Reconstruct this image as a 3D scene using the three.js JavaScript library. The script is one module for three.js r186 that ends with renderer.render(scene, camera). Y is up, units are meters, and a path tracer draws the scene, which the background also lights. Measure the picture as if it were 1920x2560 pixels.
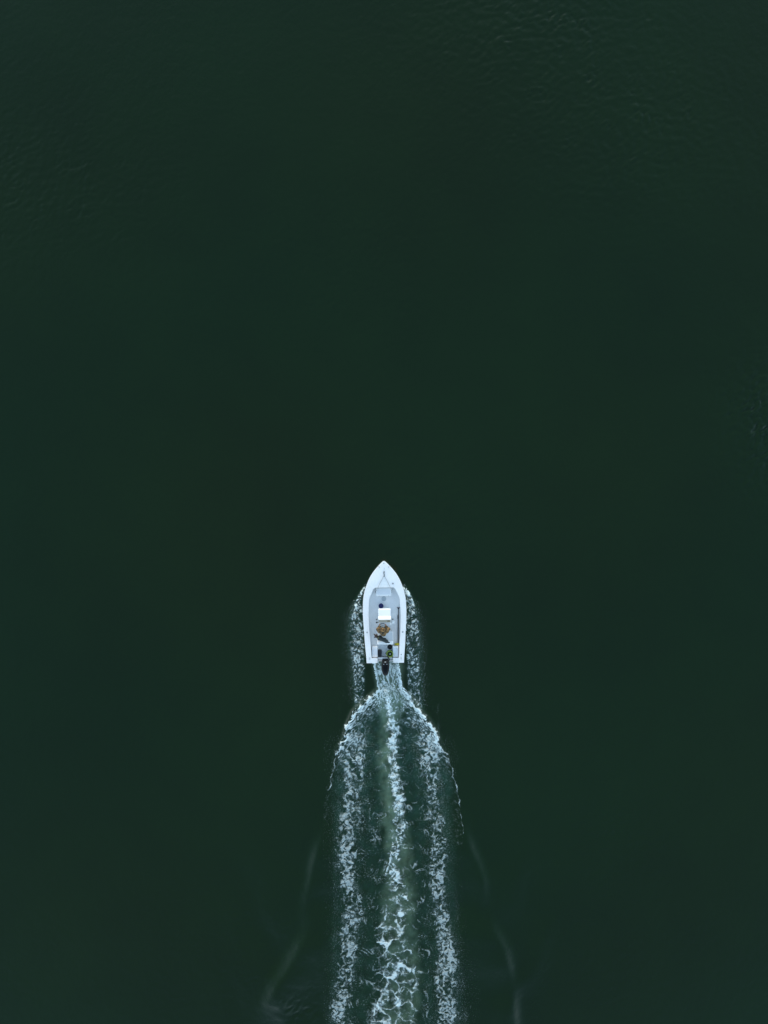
import * as THREE from 'three';
import { RoundedBoxGeometry } from 'three/addons/geometries/RoundedBoxGeometry.js';
import { MarchingCubes } from 'three/addons/objects/MarchingCubes.js';
import { mergeGeometries, mergeVertices } from 'three/addons/utils/BufferGeometryUtils.js';

// ---------------------------------------------------------------- camera, sky, sun, exposure
const scene = new THREE.Scene();
const HEIGHT = 52.786, FOV = 60;                       // drone looking straight down: 60.95 m of water from top to bottom
const camera = new THREE.PerspectiveCamera(FOV, 0.75, 0.5, 6000);
camera.position.set(0, HEIGHT, 0);
camera.up.set(0, 0, -1);
camera.lookAt(0, 0, 0);

const SUN = new THREE.Vector3(-0.18, Math.tan(0.18), -1).normalize();   // low, ahead of the bow
{
  const W = 512, Hh = 256, data = new Float32Array(W * Hh * 4), d = new THREE.Vector3();
  for (let r = 0; r < Hh; r++) for (let c = 0; c < W; c++) {
    const el = ((r + 0.5) / Hh - 0.5) * Math.PI, az = ((c + 0.5) / W - 0.5) * 2 * Math.PI;
    d.set(Math.cos(el) * Math.cos(az), Math.sin(el), Math.cos(el) * Math.sin(az));
    const s = Math.max(0, d.y), t = 1 - s, ang = Math.acos(Math.min(1, d.dot(SUN)));
    const glow = Math.exp(-((ang / 0.5) ** 2)) * 0.55, dim = d.y < 0 ? 0.35 : 1;
    const z = [0.30, 0.46, 0.69], h = [3.7, 3.95, 4.0], g = [1.6, 1.1, 0.6];
    for (let k = 0; k < 3; k++) data[(r * W + c) * 4 + k] = (z[k] + (h[k] - z[k]) * t ** [2.7, 2.2, 1.9][k] + g[k] * glow) * dim;
    data[(r * W + c) * 4 + 3] = 1;
  }
  const sky = new THREE.DataTexture(data, W, Hh, THREE.RGBAFormat, THREE.FloatType);
  sky.mapping = THREE.EquirectangularReflectionMapping;
  sky.magFilter = sky.minFilter = THREE.LinearFilter;
  sky.needsUpdate = true;
  scene.background = sky; scene.environment = sky;
}
const sun = new THREE.DirectionalLight(new THREE.Color().setRGB(1, 0.78, 0.52), 2.2);
sun.position.copy(SUN).multiplyScalar(80);
sun.castShadow = true; sun.shadow.radius = 3; sun.shadow.mapSize.set(4096, 4096);
Object.assign(sun.shadow.camera, { left: -40, right: 40, top: 40, bottom: -40, near: 1, far: 250 });
scene.add(sun); scene.add(sun.target);
const renderer = new THREE.WebGLRenderer({ antialias: true });
renderer.shadowMap.enabled = true;
renderer.toneMapping = THREE.LinearToneMapping;
renderer.toneMappingExposure = 1.0;

// ---------------------------------------------------------------- helpers
let seed = 20417;
const rnd = () => ((seed = (seed * 1664525 + 1013904223) >>> 0) / 4294967296);
const perm = new Uint8Array(512);
{ const p = [...Array(256).keys()]; for (let i = 255; i > 0; i--) { const j = Math.floor(rnd() * (i + 1)); [p[i], p[j]] = [p[j], p[i]]; } for (let i = 0; i < 512; i++) perm[i] = p[i & 255]; }
const GX = new Float32Array(256), GY = new Float32Array(256);
for (let i = 0; i < 256; i++) { const a = (i / 256) * 2 * Math.PI; GX[i] = Math.cos(a); GY[i] = Math.sin(a); }
function P2(x, y) {                                     // gradient noise, about -1..1
  const xi = Math.floor(x), yi = Math.floor(y), fx = x - xi, fy = y - yi, X = xi & 255, Y = yi & 255;
  const u = fx * fx * fx * (fx * (fx * 6 - 15) + 10), v = fy * fy * fy * (fy * (fy * 6 - 15) + 10);
  const a = perm[X + perm[Y]], b = perm[((X + 1) & 255) + perm[Y]], c = perm[X + perm[(Y + 1) & 255]], d = perm[((X + 1) & 255) + perm[(Y + 1) & 255]];
  const n0 = GX[a] * fx + GY[a] * fy, n1 = GX[b] * (fx - 1) + GY[b] * fy, n2 = GX[c] * fx + GY[c] * (fy - 1), n3 = GX[d] * (fx - 1) + GY[d] * (fy - 1);
  return 1.5 * (n0 + u * (n1 - n0) + v * (n2 + u * (n3 - n2) - n0 - u * (n1 - n0)));
}
function cell(x, y) {                                   // [distance to the nearest, to the second nearest point] of a jittered lattice
  const xi = Math.floor(x), yi = Math.floor(y); let d1 = 9, d2 = 9;
  for (let j = -1; j <= 1; j++) for (let i = -1; i <= 1; i++) {
    const h = perm[((xi + i) & 255) + perm[(yi + j) & 255]], k = perm[(h + 57) & 255];
    const d = Math.hypot(xi + i + 0.1 + 0.8 * h / 255 - x, yi + j + 0.1 + 0.8 * k / 255 - y);
    if (d < d1) { d2 = d1; d1 = d; } else if (d < d2) d2 = d;
  }
  return [d1, d2];
}
const clamp = (x, a = 0, b = 1) => Math.min(b, Math.max(a, x));
const sstep = (a, b, x) => { const t = clamp((x - a) / (b - a)); return t * t * (3 - 2 * t); };
const lerp = (a, b, t) => a + (b - a) * t;
function row(table, v) {                                // linear look-up in rows [v, a, b, ...]
  if (v <= table[0][0]) return table[0];
  for (let i = 1; i < table.length; i++) if (v <= table[i][0]) { const a = table[i - 1], b = table[i], t = (v - a[0]) / (b[0] - a[0]); return a.map((x, k) => lerp(x, b[k], t)); }
  return table[table.length - 1];
}
const rgb = (r, g, b) => new THREE.Color().setRGB(r, g, b);
const mat = (c, roughness = 0.5, more = {}) => new THREE.MeshPhysicalMaterial({ color: rgb(...c), roughness, ...more });
function noiseTex(n, f, repeat) {                       // grey (0-1) texture that tiles
  const d = new Uint8Array(n * n * 4);
  for (let y = 0; y < n; y++) for (let x = 0; x < n; x++) { const q = clamp(f(x, y, n)) * 255; d.set([q, q, q, 255], (y * n + x) * 4); }
  const t = new THREE.DataTexture(d, n, n); t.wrapS = t.wrapT = THREE.RepeatWrapping; t.magFilter = THREE.LinearFilter; t.minFilter = THREE.LinearMipmapLinearFilter; t.generateMipmaps = true;
  t.repeat.set(repeat, repeat); t.needsUpdate = true; return t;
}
const tileN = (x, y, n, k) => { const u = x / n * k, v = y / n * k, a = x / n, b = y / n, w = (p, q) => P2(u + p * k + 40, v + q * k + 40); return (w(0, 0) * (1 - a) + w(-1, 0) * a) * (1 - b) + (w(0, -1) * (1 - a) + w(-1, -1) * a) * b; };
function merge(list) {
  const gs = list.map((g) => { const q = g.index ? g.toNonIndexed() : g; for (const k of Object.keys(q.attributes)) if (!['position', 'normal', 'uv'].includes(k)) q.deleteAttribute(k); if (!q.attributes.uv) q.setAttribute('uv', new THREE.BufferAttribute(new Float32Array(q.attributes.position.count * 2), 2)); return q; });
  return gs.length === 1 ? gs[0] : mergeGeometries(gs);
}
const used = new Map();
const numbered = (n) => { const k = used.get(n) ?? 0; used.set(n, k + 1); return k ? `${n}_${String(k).padStart(3, '0')}` : n; };
function obj(name, geos, m, parent) {
  const o = new THREE.Mesh(merge([].concat(geos)), m); o.name = name; o.castShadow = o.receiveShadow = true; parent.add(o); return o;
}
function tag(o, label, category, group) { o.userData.label = label; o.userData.category = category; if (group) o.userData.group = group; return o; }
const box = (w, h, d, x, y, z, r = 0.012, rx = 0, ry = 0) => { const g = new RoundedBoxGeometry(w, h, d, 3, Math.min(r, w / 2.01, h / 2.01, d / 2.01)); g.rotateX(rx); g.rotateY(ry); return g.translate(x, y, z); };
const cyl = (r0, r1, h, x, y, z, n = 24) => new THREE.CylinderGeometry(r0, r1, h, n).translate(x, y, z);
const V = (x, y, z) => new THREE.Vector3(x, y, z);
const tube = (pts, r, n = 24, k = 8) => new THREE.TubeGeometry(new THREE.CatmullRomCurve3(pts.map((p) => V(...p)), false, 'centripetal'), n, r, k);
const lathe = (pts, x, y, z, n = 32) => new THREE.LatheGeometry(pts.map((p) => new THREE.Vector2(...p)), n).translate(x, y, z);
function surf(rows, closed = false) {                   // rows of equally many points -> smooth surface, uv in metres (x, z)
  const n = rows[0].length, p = [], uv = [], ix = [];
  for (const r of rows) for (const q of r) { p.push(...q); uv.push(q[0] + q[1] * 0.3, q[2]); }
  for (let i = 0; i + 1 < rows.length; i++) for (let j = 0; j + 1 < n + (closed ? 1 : 0); j++) { const a = i * n + j, b = i * n + (j + 1) % n, c = a + n, d = b + n; ix.push(a, c, b, b, c, d); }
  const g = new THREE.BufferGeometry(); g.setAttribute('position', new THREE.Float32BufferAttribute(p, 3)); g.setAttribute('uv', new THREE.Float32BufferAttribute(uv, 2)); g.setIndex(ix); g.computeVertexNormals(); return g;
}
// capsules [[x,y,z], r0, [x,y,z], r1] joined smoothly and meshed
function blob(bones, cellSize, k, grow = 0) {
  const lo = V(9, 9, 9), hi = V(-9, -9, -9);
  for (const [a, r, b, q] of bones) for (const [p, s] of [[a, r], [b, q]]) { lo.min(V(p[0] - s, p[1] - s, p[2] - s)); hi.max(V(p[0] + s, p[1] + s, p[2] + s)); }
  const c = lo.clone().add(hi).multiplyScalar(0.5), half = Math.max(...hi.clone().sub(lo).toArray()) / 2 + grow + 4 * cellSize, N = Math.max(16, Math.ceil(2 * half / cellSize));
  const mc = new MarchingCubes(N, new THREE.MeshBasicMaterial(), false, false, 160000); mc.isolation = 0;
  const B = bones.map(([a, r, b, q]) => { const d = [b[0] - a[0], b[1] - a[1], b[2] - a[2]]; return [a, d, d[0] ** 2 + d[1] ** 2 + d[2] ** 2 || 1e-9, r + grow, q - r, Math.max(r, q) + grow]; });
  for (let z = 0; z < N; z++) for (let y = 0; y < N; y++) for (let x = 0; x < N; x++) {
    const X = c.x + (x - N / 2) / (N / 2) * half, Y = c.y + (y - N / 2) / (N / 2) * half, Z = c.z + (z - N / 2) / (N / 2) * half;
    let s = 1e3;
    for (const [a, d, l, r, dr] of B) {
      const px = X - a[0], py = Y - a[1], pz = Z - a[2]; let t = (px * d[0] + py * d[1] + pz * d[2]) / l; t = t < 0 ? 0 : t > 1 ? 1 : t;
      const q = Math.sqrt((px - t * d[0]) ** 2 + (py - t * d[1]) ** 2 + (pz - t * d[2]) ** 2) - r - t * dr, h = Math.max(0, k - Math.abs(s - q)) / k;
      s = Math.min(s, q) - h * h * k / 4;
    }
    mc.field[x + N * (y + N * z)] = -s;
  }
  mc.update();
  let g = new THREE.BufferGeometry(); g.setAttribute('position', new THREE.BufferAttribute(Float32Array.from(mc.positionArray.subarray(0, mc.count * 3)), 3));
  g.scale(half, half, half).translate(c.x, c.y, c.z);
  g = mergeVertices(g, cellSize * 0.02); g.computeVertexNormals(); return g;
}
function tinted(g, f) { const p = g.attributes.position, c = new Float32Array(p.count * 3); for (let i = 0; i < p.count; i++) c.set(f(p.getX(i), p.getY(i), p.getZ(i)), i * 3); g.setAttribute('color', new THREE.BufferAttribute(c, 3)); return g; }
function raw(name, g, m, parent) { const o = new THREE.Mesh(g, m); o.name = name; o.castShadow = o.receiveShadow = true; parent.add(o); return o; }

// ---------------------------------------------------------------- the wake, laid out on the chart: u to the right, v astern, 42 units to the metre, camera foot at (960, 1280)
const CH = 42, toX = (u) => (u - 960) / CH, toZ = (v) => (v - 1280) / CH;
const sideL = [[1775, 880, 900], [1800, 876, 926], [1830, 868, 930], [1880, 845, 918], [1917, 850, 915], [1960, 858, 920], [2000, 852, 908], [2050, 842, 921], [2110, 839, 900], [2160, 838, 900], [2200, 845, 897], [2240, 850, 905], [2265, 856, 918], [2323, 849, 902], [2385, 845, 898], [2445, 837, 890], [2507, 824, 874], [2560, 828, 870], [2720, 812, 858]];
const sideR = [[1765, 1025, 1045], [1800, 1040, 1072], [1830, 1040, 1087], [1860, 1038, 1100], [1900, 1038, 1108], [1950, 1053, 1106], [1990, 1060, 1094], [2035, 1066, 1110], [2080, 1070, 1118], [2160, 1068, 1122], [2230, 1070, 1122], [2290, 1072, 1128], [2323, 1079, 1132], [2364, 1091, 1144], [2405, 1083, 1152], [2560, 1080, 1150], [2720, 1088, 1165]];
const sprayL = [[1455, 913, 914], [1466, 908, 922], [1480, 900, 922], [1500, 888, 920], [1540, 873, 918], [1580, 869, 912], [1620, 871, 911], [1660, 877, 912], [1700, 880, 912], [1740, 884, 911], [1772, 884, 905]];
const sprayR = [[1455, 1010, 1011], [1466, 1000, 1016], [1480, 1003, 1025], [1500, 1005, 1035], [1540, 1008, 1047], [1580, 1012, 1053], [1640, 1016, 1055], [1700, 1019, 1056], [1750, 1020, 1056], [1785, 1040, 1062]];
const wash = [[1640, 932, 996], [1660, 932, 999], [1690, 938, 1003], [1720, 944, 1008], [1740, 940, 1016], [1775, 945, 1012], [1800, 955, 1000]];
const mid = [[1690, 965, 16], [1736, 966, 16], [1773, 974, 14], [1797, 981, 19], [1833, 985, 21], [1869, 986, 22], [1900, 982, 20], [1929, 988, 20], [1965, 989, 22], [1985, 997, 22], [2000, 1000, 19], [2020, 995, 20], [2056, 1001, 27], [2096, 999, 22], [2129, 987, 19], [2171, 976, 22], [2190, 985, 27], [2235, 1004, 30], [2279, 988, 36], [2330, 980, 44], [2386, 985, 46], [2437, 995, 52], [2490, 985, 54], [2550, 975, 58], [2720, 972, 60]];
const plume = [[1650, 932, 1000], [1700, 942, 1004], [1740, 945, 1012], [1800, 950, 990], [1850, 952, 988], [1900, 946, 988], [1960, 949, 992], [2010, 957, 1002], [2060, 953, 1012], [2100, 962, 1024], [2160, 966, 1026], [2210, 960, 1038], [2300, 953, 1038], [2400, 962, 1047], [2500, 960, 1047], [2560, 952, 1042], [2720, 945, 1045]];
const armL = [[1712, 956], [1722, 946], [1736, 932], [1757, 908], [1777, 886], [1804, 871.6], [1845, 859.6], [1876, 844], [1917, 835], [1950, 828], [1975, 821]];
const armR = [[1700, 990], [1712, 1000], [1726, 1012], [1734, 1023.5], [1760, 1035.6], [1785, 1057], [1804, 1073], [1828, 1086], [1862, 1100.7], [1884, 1115], [1925, 1129.6], [1978, 1144], [2000, 1148], [2044, 1153], [2080, 1157]];
const bowCrests = [                                     // [path of [v, u], side, height, outer width, inner width]
  [[[2010, 830], [2059, 821], [2105, 806], [2165, 789], [2250, 772], [2330, 764]], -1, 0.30, 18, 60], [[[2230, 812], [2331, 775], [2401, 739], [2454, 707], [2499, 684], [2600, 640]], -1, 0.42, 24, 70],
  [[[1990, 1146], [2080, 1157], [2120, 1171], [2165, 1189], [2198, 1200], [2290, 1214]], 1, 0.28, 18, 60], [[[2250, 1205], [2323, 1227], [2380, 1254], [2433, 1267], [2500, 1274]], 1, 0.34, 21, 70], [[[2420, 1262], [2500, 1275], [2560, 1279], [2680, 1296]], 1, 0.26, 21, 70]];
function near(path, u, v) {                             // [distance, signed across (u side), v along] to a path of [v, u]
  let best = 1e9, side = 0;
  for (let i = 1; i < path.length; i++) {
    const [v0, u0] = path[i - 1], [v1, u1] = path[i], du = u1 - u0, dv = v1 - v0, t = clamp(((u - u0) * du + (v - v0) * dv) / (du * du + dv * dv));
    const eu = u - u0 - t * du, ev = v - v0 - t * dv, d = Math.hypot(eu, ev);
    if (d < best) { best = d; side = Math.sign(eu * dv - ev * du) || 1; }
  }
  return [best, best * side];
}
const band = (t, u, v, soft) => { const [, a, b] = row(t, v); return sstep(a - soft, a + soft, u) * (1 - sstep(b - soft, b + soft, u)); };
const span = (v, a, b, s) => sstep(a - s, a + s, v) * (1 - sstep(b - s, b + s, v));
const gusts = [[1560, 330, 330, 210, 1.6], [1310, 50, 260, 150, 1.9], [1930, 1060, 115, 175, 4], [110, 480, 280, 180, 1.2], [880, 660, 240, 220, 0.6], [1060, 1330, 190, 170, 1.2], [750, 2540, 60, 70, 2.0], [1520, 2060, 200, 160, 0.6], [640, 2330, 170, 200, 0.4]];
function gust(u, v) { let s = 0.36; for (const [a, b, c, d, k] of gusts) s += 1.5 * k * Math.exp(-(((u - a) / c) ** 2) - ((v - b) / d) ** 2); return s; }
function waterY(x, z) {
  const u = x * CH + 960, v = z * CH + 1280;
  let y = 0;
  if (u > -100 && u < 2020 && v > -100 && v < 2660) {
    const g = gust(u, v), q = P2(x * 0.35 + 7, z * 0.35);
    y += g * (0.009 * P2(x * 2.3 + q * 1.4, z * 3.1 + q) + 0.011 * P2(x * 4.6 - q * 2, z * 5.8 + 3 + q) * (0.4 + Math.max(0, 1.5 * P2(x * 0.7 + 50, z * 0.7)))) + 0.012 * P2(x * 0.22, z * 0.3 + 9);
  }
  if (v > 1690 && u > 500 && u < 1400) {
    const wob = 5 * P2(v / 34, 3.3) + 2.5 * P2(v / 11, 8.8);
    for (const [p, s] of [[armL, -1], [armR, 1]]) {
      const [d, sd] = near(p, u + wob * 0.4, v), o = sd * s;
      const h = (0.20 * (1 - sstep(1760, 1990, v)) + 0.02) * sstep(1705, 1745, v) * (1 - sstep(1980, 2090, v));
      y += h * (o > 0 ? Math.exp(-((d / 7) ** 2)) : Math.exp(-((d / 26) ** 2)));
    }
    for (const [p, s, h, wo, wi] of bowCrests) {
      const a = p[0][0], b = p[p.length - 1][0], t = (v - a) / (b - a);
      if (t < -0.1 || t > 1.1) continue;
      const [d, sd] = near(p, u + 0.12 * wob + 3 * P2(v / 90, 2 + s), v), o = sd * s, k = h * sstep(0, 0.45, t) * (1 - sstep(0.6, 1, t)) * (0.9 + 0.2 * P2(v / 60, 3 + s));
      y += k * (o > 0 ? Math.exp(-((d / wo) ** 2)) : Math.exp(-((d / wi) ** 2)));
    }
    y += 0.05 * sstep(1950, 2300, v) * Math.sin((v + Math.abs(u - 980) * 1.7) / 52 + P2(u / 90, v / 140) * 2) * (1 - sstep(330, 440, Math.abs(u - 980)));
    const c = row(mid, v), inside = band([[1700, 930, 1010], [1800, 880, 1060], [1900, 850, 1100], [2720, 830, 1160]], u, v, 14) * sstep(1720, 1790, v);
    y += inside * (0.05 * P2(u / 17, v / 22) + 0.028 * P2(u / 8 + 3, v / 8)) * (1 - 0.55 * sstep(1850, 2300, v));
    y += 0.10 * Math.exp(-(((u - c[1]) / 20) ** 2)) * sstep(1690, 1730, v) * (1 - sstep(1800, 2100, v));
  }
  if (v > 1440 && v < 1800) {
    const l = band(sprayL, u, v, 5) * span(v, 1468, 1768, 8), r = band(sprayR, u, v, 5) * span(v, 1468, 1768, 8);
    y += (l + r) * (0.07 + 0.05 * P2(u / 9, v / 9)) * (1 - 0.5 * sstep(1560, 1760, v));
  }
  return y;
}
function stain(u, v) {                                  // how much air is mixed into the water, 0..1
  if (v < 1450 || u < 780 || u > 1220) return [0, 0];
  const w = 9 * P2(u / 40, v / 40), q = P2(u / 23, v / 31) * 0.5 + P2(u / 9, v / 12) * 0.3;
  let a = band(plume, u + w, v, 13) * sstep(1640, 1670, v) * clamp(0.62 + 0.9 * q + 0.4 * P2(u / 30 + 70, v / 60)) * lerp(1, 0.55, sstep(1850, 2400, v));
  a += 0.5 * band(wash, u + w * 0.4, v, 7) * span(v, 1645, 1800, 20);
  let b = band([[1700, 940, 1010], [1740, 925, 1025], [1800, 880, 1065], [1880, 850, 1105], [1960, 835, 1130], [2100, 835, 1130], [2720, 820, 1160]], u + w * 0.6, v, 14) * sstep(1715, 1750, v) * (1 - 0.55 * sstep(1850, 2200, v)) * clamp(0.7 + 1.1 * q, 0.1, 1.3);
  b += 0.55 * (band(sprayL, u, v, 6) + band(sprayR, u, v, 6)) * span(v, 1465, 1775, 10);
  return [clamp(a), clamp(b)];
}
{
  const STEP = 0.1, X0 = -27, X1 = 27, Z0 = -35, Z1 = 35, nx = Math.round((X1 - X0) / STEP) + 1, nz = Math.round((Z1 - Z0) / STEP) + 1, FAR = 4000;
  const total = nx * nz + 8, p = new Float32Array(total * 3), c = new Float32Array(total * 3), uv = new Float32Array(total * 2), ix = [];
  const base = [0.0040, 0.0138, 0.0028], put = (i, x, y, z, col) => { p.set([x, y, z], i * 3); c.set(col, i * 3); uv.set([x, z], i * 2); };
  for (let j = 0; j < nz; j++) for (let i = 0; i < nx; i++) {
    const x = X0 + i * STEP, z = Z0 + j * STEP, edge = sstep(0, 2, Math.min(x - X0, X1 - x, z - Z0, Z1 - z)), u = x * CH + 960, v = z * CH + 1280;
    const [a, b] = stain(u, v), t = 0.13 * P2(x * 0.09, z * 0.09 + 5) + 0.05 * P2(x * 0.4 + 9, z * 0.4), warm = 0.15 * P2(x * 0.06 + 30, z * 0.06);
    const col = [base[0] * (1 + t + 1.5 * warm), base[1] * (1 + t), base[2] * (1 + t - warm)].map((q, k) => q + a * [0.078, 0.108, 0.074][k] + b * [0.008, 0.024, 0.020][k]);
    put(j * nx + i, x, waterY(x, z) * edge, z, col);
    if (i && j) { const q = j * nx + i; ix.push(q - nx - 1, q - 1, q - nx, q - nx, q - 1, q); }
  }
  const o = nx * nz;
  [[X0, Z0], [X1, Z0], [X1, Z1], [X0, Z1], [-FAR, -FAR], [FAR, -FAR], [FAR, FAR], [-FAR, FAR]].forEach(([x, z], k) => put(o + k, x, 0, z, base));
  for (let k = 0; k < 4; k++) { const a = o + k, b = o + (k + 1) % 4, e = o + 4 + k, f = o + 4 + (k + 1) % 4; ix.push(a, b, e, b, f, e); }
  const g = new THREE.BufferGeometry(); g.setAttribute('position', new THREE.BufferAttribute(p, 3)); g.setAttribute('color', new THREE.BufferAttribute(c, 3)); g.setAttribute('uv', new THREE.BufferAttribute(uv, 2)); g.setIndex(ix); g.computeVertexNormals();
  const ripple = noiseTex(1024, (x, y, n) => 0.5 + 0.26 * tileN(x, y, n, 24) + 0.16 * tileN(x, y, n, 61) + 0.1 * tileN(x, y, n, 150), 1 / 13);
  const m = new THREE.MeshPhysicalMaterial({ vertexColors: true, roughness: 0.13, ior: 1.33, specularIntensity: 0.85, bumpMap: ripple, bumpScale: 0.02 });
  const water = raw('water', g, m, scene); water.userData.kind = 'structure'; water.userData.label = 'dark green open water around the white boat';
}
// foam: a relief of bubbles standing on the water, meshed only where there is foam
const curl = (u, v, s, k, o) => { const x = u / s + o, y = v / s + o * 0.7, a = x * 0.7, b = y * 0.7; return P2(x + k * P2(a + 5, b), y + k * P2(a, b + 9)); };   // noise wound into curls
function foamAt(u, v) {                                 // [spray beside the hull, wake behind it], each [thickness, whiteness]
  const wu = u + 7 * P2(u / 21 + 3, v / 21) + 3 * P2(u / 8, v / 8 + 7), wv = v + 7 * P2(u / 21 + 31, v / 21 + 9) + 3 * P2(u / 8 + 11, v / 8);
  const n9 = P2(wu / 10, wv / 10), n5 = P2(wu / 5.2 + 4, wv / 5.2), n2 = P2(u / 2.4, v / 2.4 + 5), big = P2(u / 46, v / 60 + 2);
  const lace = 1 - 3.2 * Math.abs(P2(wu / 13 + 20, wv / 13)), chunk = 0.62 * n9 + 0.5 * n5 + 0.3 * n2;
  let sp = -1, wk = -1, white = 0.35, spw = 0.4;
  if (v < 1800) {
    for (const t of [sprayL, sprayR]) {
      const [, a, b] = row(t, v), outL = t === sprayL, e = (outL ? u - a : b - u), w = b - a, rel = e / Math.max(6, w);
      const endFade = outL ? 1 - sstep(1745, 1785, v) : 1 - sstep(1760, 1800, v), start = sstep(1452, 1470, v);
      if (e < -26 || e > w + 12) continue;
      const core = sstep(-0.12, 0.22, rel) * (1 - sstep(w - 3, w + 5, e));
      let D = (0.55 + 0.35 * big) * core * lerp(1, outL ? 1 : 0.92, sstep(1600, 1700, v));
      const fresh = (1 - sstep(1470, 1570, v)) * Math.exp(-((Math.max(0, e) / 10) ** 2)) * sstep(-4, 2, e);
      let f = 0.62 * curl(u, v, 8, 1.0, 21) + 0.44 * curl(u, v, 4.6, 0.8, 31) + 0.16 * n2 + 0.30 * (1 - 3.2 * Math.abs(curl(u, v, 9, 1.0, 61))) + 1.0 * D - 0.62 - (1 - core) * 0.8 + 0.5 * fresh;
      const fleck = P2(u / 1.9 + 50, v / 2.4) - 0.42 - 0.35 * sstep(0, 22, -e) ; // thrown droplets
      if (e < 6 && v > 1500) f = Math.max(f, fleck * 1.3);
      f = f * start - (1 - start) - (1 - endFade) * 0.9;
      if (f > sp) { sp = f; spw = 0.18 + 0.5 * fresh + 0.26 * sstep(0.2, 0.8, f); }
    }
  }
  if (v > 1636) {
    const put = (f, w) => { if (f > wk) { wk = f; white = w; } };
    const w2u = u + 10 * P2(u / 26 + 3, v / 26) + 5 * P2(u / 11, v / 11 + 7), w2v = v + 10 * P2(u / 26 + 31, v / 26 + 9) + 5 * P2(u / 11 + 11, v / 11);
    const thread = 1 - 4.2 * Math.abs(P2(w2u / 17 + 20, w2v / 17)), thread2 = 1 - 3.6 * Math.abs(P2(w2u / 8.5 + 50, w2v / 8.5)), vary = P2(u / 15 + 44, v / 15 + 3);
    if (v < 1840) {                                     // prop wash: torn streaks fanning aft, brightest along the rims
      const [, a, b] = row(wash, v), c = (a + b) / 2, h = (b - a) / 2, r = (u - c) / h, au = Math.abs(r);
      const k = (1 - sstep(0.86, 1.08, au + 0.09 * n5)) * span(v, 1640, 1800, 14);
      const s = 1 - 2.6 * Math.abs(P2(r * 4.2 + 0.55 * n9 + 0.3 * n5, v / 30 + 0.6 * n9)), s2 = 1 - 2.8 * Math.abs(P2(r * 7.5 + 0.6 * n5 + 9, v / 15 + 0.5 * n9));
      const rim = sstep(0.6, 0.95, au), fade = sstep(1685, 1775, v);
      put(k * (0.50 * s + 0.34 * s2 + 0.30 * vary + 0.28 * n2 + 0.50 * rim + lerp(0.12, -0.62, fade * (0.45 + 0.55 * sstep(0.2, 0.6, au)))) - (1 - k) * 0.9 - 0.5 * sstep(1765, 1800, v), 0.24 + 0.28 * rim + 0.30 * sstep(0.3, 0.95, s));
    }
    if (v > 1700 && v < 2110) for (const [p, s] of [[armL, -1], [armR, 1]]) {   // the two breaking arms and what slides off them
      const jag = 6 * P2(v / 15, 4.4 + s) + 4.5 * n5 + 4 * n9 + 2 * n2, [d, sd] = near(p, u + jag, v + 3 * n9), o = sd * s, live = sstep(1698, 1726, v);
      if (d > 75) continue;
      const dir = s < 0 ? 0.72 : -0.72, su = u * 0.72 + v * dir, sv = v * 0.72 - u * dir;
      const streak = 1 - 2.7 * Math.abs(P2(su / 8 + 0.8 * n9, sv / 26)), hair = P2(su / 2.6 + 0.5 * n5, sv / 11);
      const old = sstep(1830, 1925, v), q = o > 0 ? -d / (5 + 7 * Math.max(0, P2(u / 5 + 3, v / 5 + s)) * (1 - old)) : 0;
      const crest = (o > 0 ? Math.exp(-((d / 5) ** 2)) : Math.exp(-((d / 8.5) ** 2))) * (1 - old), fan = o > 0 ? 0 : Math.exp(-((d / 40) ** 2)) * (1 - sstep(1830, 1960, v));
      put(live * (0.64 * crest + 0.54 * fan + 0.66 * (streak - 0.3) * (0.35 + 0.65 * fan + 0.4 * crest) + 0.40 * hair * (0.3 + crest + fan) + 0.30 * chunk) - 0.40 + q * 0.5 - (1 - live), 0.18 + 0.36 * crest + 0.08 * fan + 0.24 * hair);
      const [e] = near(p, u + 5 * P2(v / 21, 7 + s) + 2 * P2(v / 6, 2 + s), v);
      if (e < 2 && v > 1880) put(0.34 + 0.75 * P2(v / 19, 6 + s) + 0.3 * P2(v / 6, 1) - e * 0.34 - 0.35 * sstep(1930, 2090, v) - (1 - sstep(1880, 1900, v)), 0.26);
    }
    if (v > 1755) for (const t of [sideL, sideR]) {     // side bands: lace at first, then curds with worm-like holes
      const o = t === sideL ? 1.5 : 6.5, w = 12 * P2(v / 21, o) + 6 * P2(v / 8, o + 1), [, a, b] = row(t, v), c = (a + b) / 2, h = (b - a) / 2, r = Math.abs(u + w * 0.5 - c) / h;
      if (r > 2.4) continue;
      const core = 1 - sstep(0.4, 1.3, r), aged = sstep(1880, 2140, v), live = sstep(1765, 1850, v);
      const c1 = curl(u, v, 8.5, 1.05, 3), c2 = curl(u, v, 5.4, 0.9, 40), c3 = curl(u, v, 17, 1.1, 70);
      const lacy = 0.40 * thread + 0.34 * (1 - 3.4 * Math.abs(c1)) + 0.30 * c2 + 0.25 * vary - 0.26, curd = 0.74 * c1 + 0.56 * c2 + 0.26 * c3 + 0.10 * n2 + 0.10 * vary;
      let f = lerp(lacy, curd, aged) + (0.80 + 0.42 * big) * core * live - lerp(0.38, 0.54, aged) - (1 - core) * 0.34 - (1 - live);
      if (r > 0.7) f = Math.max(f, P2(u / 2.5 + 70, v / 2.5) - 0.44 - 0.22 * (r - 0.7) - (1 - live));
      put(f, 0.06 + 0.20 * sstep(0.1, 0.8, f) + 0.10 * (1 - aged) + 0.10 * vary);
    }
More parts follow.
